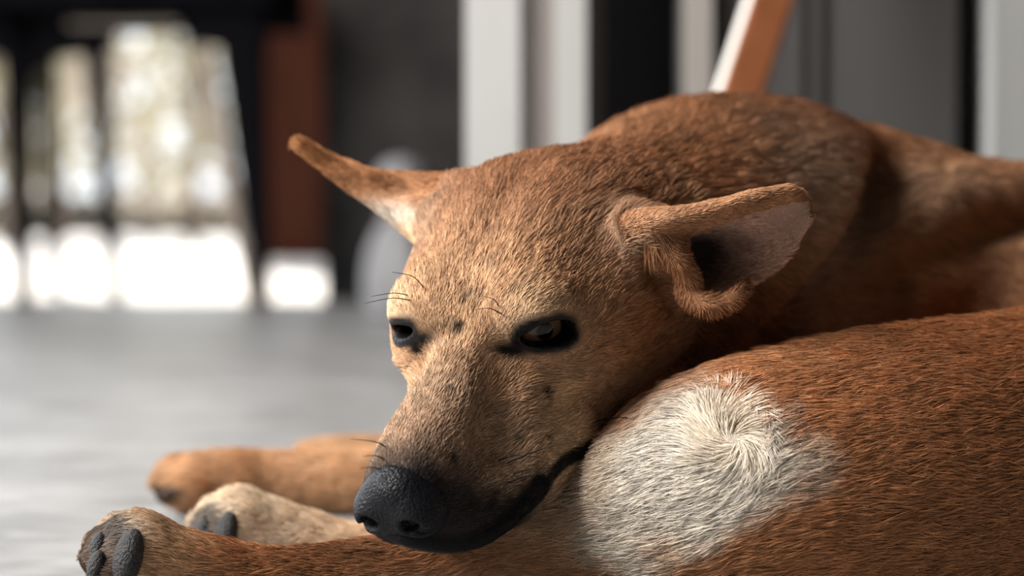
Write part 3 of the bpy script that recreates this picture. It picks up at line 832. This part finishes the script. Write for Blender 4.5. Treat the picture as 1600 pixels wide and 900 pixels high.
M_ebony = noise_mat('dark_stained_wood', (.003, .003, .004), (.006, .006, .007), scale=9, rough=.7, stretch=(4, 4, .5), spec=0.0)
M_lit_wood = noise_mat('lit_wood', (.24, .19, .145), (.33, .27, .21), scale=9, rough=.6, stretch=(4, 4, .5))  # pale wood tone with the sunlight on leg side and rail put in
M_redwood = noise_mat('reddish_wood', (.026, .008, .004), (.044, .014, .008), scale=6, rough=.8, stretch=(5, 5, .4), spec=.05)
M_orange = noise_mat('varnished_wood', (.20, .066, .026), (.26, .090, .036), scale=10, rough=.4, stretch=(6, 6, .4))
M_pale = noise_mat('pale_face', (.62, .60, .55), (.74, .72, .68), scale=12, rough=.55)  # pale tone for one face of the pole

# dark chair nearest to the yard
def ft(px, d, z=0.0): return np.array([xpx(px, d), d, z])
d1 = 4.45
ch = empty('wooden_chair', ft(230, d1 + .2))
fr, fl2 = ft(411, d1), ft(38, d1 + .15)
back = np.array([0, .42, 0])
def top_of(p, dx, z): return np.array([p[0] + dx, p[1], z])
for p, dx, w in ((fr, -.045, .050), (fl2, -.012, .030), (fr * np.array([1.09, 1.09, 1]), -.05, .040), (fl2 * np.array([1.09, 1.09, 1]), -.012, .028)):
    bar('leg', p, top_of(p, dx, .60), (.014, .016), (w, .028), M_ebony, ch)
bar('lit_leg_side', fr + np.array([-.022, .01, .0]), top_of(fr, -.115, .50), (.006, .024), (.014, .03), M_lit_wood, ch)  # pale strip painting the sunlit left side of the leg
xs0, xs1 = fl2[0] - .06, fr[0] + .03
v, f = box(xs0, xs1, d1 - .06, d1 + .62, .575, .66); mesh_obj('seat', v, f, M_ebony, ch, smooth=False)
v, f = box(xs1 - .175, xs1 - .02, d1 - .02, d1 + .03, .50, .597); mesh_obj('bracket', v, f, M_ebony, ch, smooth=False)
v, f = box(xpx(112, d1 + .3), xpx(280, d1 + .3), d1 + .26, d1 + .31, .565, .59); mesh_obj('rail', v, f, M_lit_wood, ch, smooth=False)
for x_ in (xs0 + .02, xs1 - .04):
    bar('back_post', np.array([x_, d1 + .58, .66]), np.array([x_, d1 + .66, 1.1]), (.022, .018), (.018, .015), M_ebony, ch)
for z_ in (.80, .93, 1.06):
    v, f = box(xs0 + .02, xs1 - .04, d1 + .60, d1 + .63, z_, z_ + .06); mesh_obj('back_slat', v, f, M_ebony, ch, smooth=False)
tag(ch, 'dark wooden chair with wide splayed right leg, nearest to the sunny yard', 'chair'); under(ch)

# second chair, cut by the left edge of the picture
c2, b2 = ft(182, 5.6, 0), ft(84, 6.0, 0)
sd = np.array([-.36, -.24, 0])
ch2 = empty('wooden_chair', (c2 + b2) / 2 + sd / 2)
for p, dx in ((c2, -.05), (b2, -.02), (c2 + sd, -.02), (b2 + sd, .0)):
    p = p.copy(); p[2] = -.02 if p[1] > D_END else 0
    bar('leg', p, top_of(p, dx, .585), (.016, .016), (.026, .024), M_ebony, ch2)
mid = (c2 + b2) / 2
def seat_slab(name, z0, z1, e, mat, par):
    q = [c2 + (-.02, 0, 0), b2, b2 + sd, c2 + sd]; cen = sum(q) / 4
    q = [cen + (p - cen) * e for p in q]
    vs_ = [np.array([p[0], p[1], z]) for z in (z0, z1) for p in q]
    return mesh_obj(name, vs_, [(0, 1, 2, 3), (7, 6, 5, 4), (0, 4, 5, 1), (1, 5, 6, 2), (2, 6, 7, 3), (3, 7, 4, 0)], mat, par, smooth=False)
seat_slab('seat', .585, .70, 1.1, M_ebony, ch2)
for p in (b2, b2 + sd):
    bar('back_post', top_of(p, 0, .70), top_of(p, .04, 1.15), (.02, .02), (.016, .016), M_ebony, ch2)
bar('back_slat', top_of(b2, .04, 1.1), top_of(b2 + sd, .04, 1.1), (.05, .012), (.05, .012), M_ebony, ch2)
tag(ch2, 'dark wooden chair with two thin legs, farther away at the left picture edge', 'chair'); under(ch2)

# reddish post at the porch edge
pd = 8.2
po = wbox('porch_post', (xpx(416, pd), xpx(512, pd), pd, pd + .16, .0, 2.9), M_redwood)
v, f = box(xpx(412, pd), xpx(516, pd), pd - .02, pd + .18, -.03, .02); mesh_obj('footing', v, f, M_ground, po, smooth=False)
tag(po, 'reddish brown wooden porch post behind the chairs', 'post')

# slanted pole leaning on the partition behind the dog's back
pa, pb = P(966, 722, 1.56), P(1300, -300, 1.92)
pole = mesh_obj('leaning_pole', *prism(pa, pb, (.0150, .0150), (.0178, .0178), up=(.95, .3, 0)), M_orange, smooth=False)
md = pole.modifiers.new('bevel', 'BEVEL'); md.width = .004; md.segments = 3
pole.data.materials.append(M_pale)
for p_ in pole.data.polygons:
    c_ = np.array(p_.center) - (pa + (pb - pa) * np.clip((np.array(p_.center) - pa) @ (pb - pa) / ((pb - pa) @ (pb - pa)), 0, 1))
    if c_ @ np.array([-.95, -.3, 0]) > .010: p_.material_index = 1
tag(pole, "orange-brown wooden pole with a pale side, leaning behind the dog's back", 'pole')

# pale sack standing by the dark wall
M_sack = noise_mat('pale_cloth', (.20, .195, .20), (.28, .275, .28), scale=14, rough=.9, bump=.3)
sk_d = 3.9
prof = [(.0, .0), (.046, .002), (.056, .03), (.060, .07), (.054, .115), (.038, .150), (.022, .170), (.020, .180), (.034, .205), (.040, .235), (.030, .262), (.006, .272)]
pr = crom(prof, 40); nv_ = 32; vs_, fs_ = [], []
c0 = ft(622, sk_d)
for i, (r, z) in enumerate(pr):
    for j in range(nv_):
        a = 2 * math.pi * j / nv_
        w = 1 + .07 * math.sin(5 * a + 9 * z) + .05 * math.sin(9 * a - 20 * z)
        vs_.append((c0[0] + abs(r) * w * math.cos(a) + .05 * max(z - .15, 0), c0[1] + abs(r) * w * math.sin(a), max(z, 0)))
for i in range(len(pr) - 1):
    for j in range(nv_):
        a, b = i * nv_ + j, i * nv_ + (j + 1) % nv_
        fs_.append((a, b, b + nv_, a + nv_))
sack = mesh_obj('cloth_sack', vs_, fs_, M_sack)
tz = .176; vs_, fs_ = [], []
for i in range(24):
    for j in range(8):
        a, b = 2 * math.pi * i / 24, 2 * math.pi * j / 8
        R_ = .024 + .005 * math.cos(b); vs_.append((c0[0] + .05 * .026 + R_ * math.cos(a), c0[1] + R_ * math.sin(a), tz + .005 * math.sin(b)))
for i in range(24):
    for j in range(8):
        fs_.append((i * 8 + j, ((i + 1) % 24) * 8 + j, ((i + 1) % 24) * 8 + (j + 1) % 8, i * 8 + (j + 1) % 8))
mesh_obj('tie_cord', vs_, fs_, M_lit_wood, sack)
tag(sack, "pale grey tied cloth sack on the floor behind the dog's far ear", 'sack')

# shrubs across the yard
def leaf_mat(name, c):
    m, nt, b = nmat(name)
    b.inputs['Base Color'].default_value = (*c, 1); b.inputs['Roughness'].default_value = .22
    tr = nt.nodes.new('ShaderNodeBsdfTranslucent'); tr.inputs[0].default_value = (*[min(1, q * 1.3) for q in c], 1)
    mx = nt.nodes.new('ShaderNodeMixShader'); mx.inputs[0].default_value = .45
    nt.links.new(b.outputs[0], mx.inputs[1]); nt.links.new(tr.outputs[0], mx.inputs[2])
    nt.links.new(mx.outputs[0], nt.nodes['Material Output'].inputs[0])
    return m
M_leaf = [leaf_mat('leaf_olive', (.30, .27, .18)), leaf_mat('leaf_cream', (.46, .41, .33)), leaf_mat('leaf_brown', (.26, .22, .18))]
M_bark = noise_mat('bark', (.10, .075, .055), (.16, .12, .09), scale=10, rough=.9)
def shrub(x, y, h, w, n, mi, seed, label):
    rg = np.random.default_rng(seed)
    root = mesh_obj('shrub', *prism((x, y, -.02), (x + .08, y, h * .7), (.05, .05), (.015, .015)), M_bark, smooth=False)
    root.name = 'shrub'
    for k in range(4):
        a = rg.uniform(0, 6.28); z0 = h * rg.uniform(.1, .4)
        b = mesh_obj('branch', *prism((x, y, z0), (x + math.cos(a) * w * .7, y + math.sin(a) * w * .7, z0 + h * .4), (.022, .022), (.006, .006)), M_bark, root, smooth=False)
    m_ = 34                                                       # twig clusters
    th = rg.uniform(0, 6.28, m_); rad = w * np.sqrt(rg.uniform(.05, 1, m_)); z = h * rg.beta(1.3, 1.2, m_)
    prf = np.sin(np.clip(z / h, .05, .98) * math.pi) ** .5
    cc_ = np.stack([x + rad * prf * np.cos(th), y + rad * prf * np.sin(th), .15 + z], 1)
    c = cc_[rg.integers(0, m_, n)] + rg.normal(0, .13, (n, 3)); c[:, 2] = np.maximum(c[:, 2], .12)
    d = rg.normal(0, 1, (n, 3)); d /= np.linalg.norm(d, axis=1)[:, None]
    e = np.cross(d, rg.normal(0, 1, (n, 3))); e /= np.linalg.norm(e, axis=1)[:, None]
    L = rg.uniform(.06, .11, n)[:, None]
    nrm_ = np.cross(d, e)
    q = np.stack([c - d * L, c + e * L * .45 + nrm_ * L * .12, c + d * L, c - e * L * .45 + nrm_ * L * .12], 1).reshape(-1, 3)
    me = build_mesh('foliage', q, np.arange(4 * n).reshape(-1, 4)); me.materials.append(M_leaf[mi])
    fo = bpy.data.objects.new('foliage', me); COL.objects.link(fo); fo.parent = root; fo['kind'] = 'stuff'
    tag(root, label, 'shrub', 'shrubs across the yard')
for px, y, h, w, n, mi, lb in ((10, 15.5, 3.2, .60, 950, 0, 'olive green shrub across the yard, leftmost, beside the left picture edge'),
                               (95, 19.8, 3.0, .60, 720, 1, 'cream leaved shrub across the yard seen between the thin legs of the far chair'),
                               (165, 17.6, 3.4, .50, 600, 2, 'brownish shrub across the yard, directly behind the far chair leg'),
                               (235, 21.6, 3.0, .65, 720, 1, 'pale yellow shrub in the middle of the sunny gap between the chairs'),
                               (300, 15.2, 3.2, .50, 680, 0, 'olive green shrub seen just left of the wide splayed chair leg'),
                               (372, 23.5, 3.3, .60, 780, 2, 'brown leaved shrub mostly hidden by the wide splayed chair leg')):
    shrub(xpx(px, y), y, h, w, n, mi, px + 5, lb)

# low dark leaf strip, put in for the shadow at the foot of the shrubs
rg = np.random.default_rng(3); nl = 5200
c = np.stack([rg.uniform(-10, 1, nl), 26 + rg.normal(0, .18, nl), rg.uniform(-.02, .42, nl)], 1)
d = rg.normal(0, 1, (nl, 3)); d /= np.linalg.norm(d, axis=1)[:, None]; e = np.cross(d, rg.normal(0, 1, (nl, 3))); e /= np.linalg.norm(e, axis=1)[:, None]
q = np.stack([c - d * .09, c + e * .05, c + d * .09, c - e * .05], 1).reshape(-1, 3); q[:, 2] = np.maximum(q[:, 2], -.02)
me = build_mesh('shadow_hedge', q, np.arange(4 * nl).reshape(-1, 4)); me.materials.append(leaf_mat('leaf_shadow', (.05, .043, .028)))
hd = bpy.data.objects.new('shadow_hedge', me); COL.objects.link(hd)
tag(hd, 'low dark leaf strip added for the shadow under the shrubs', 'shadow_hedge', kind='stuff')
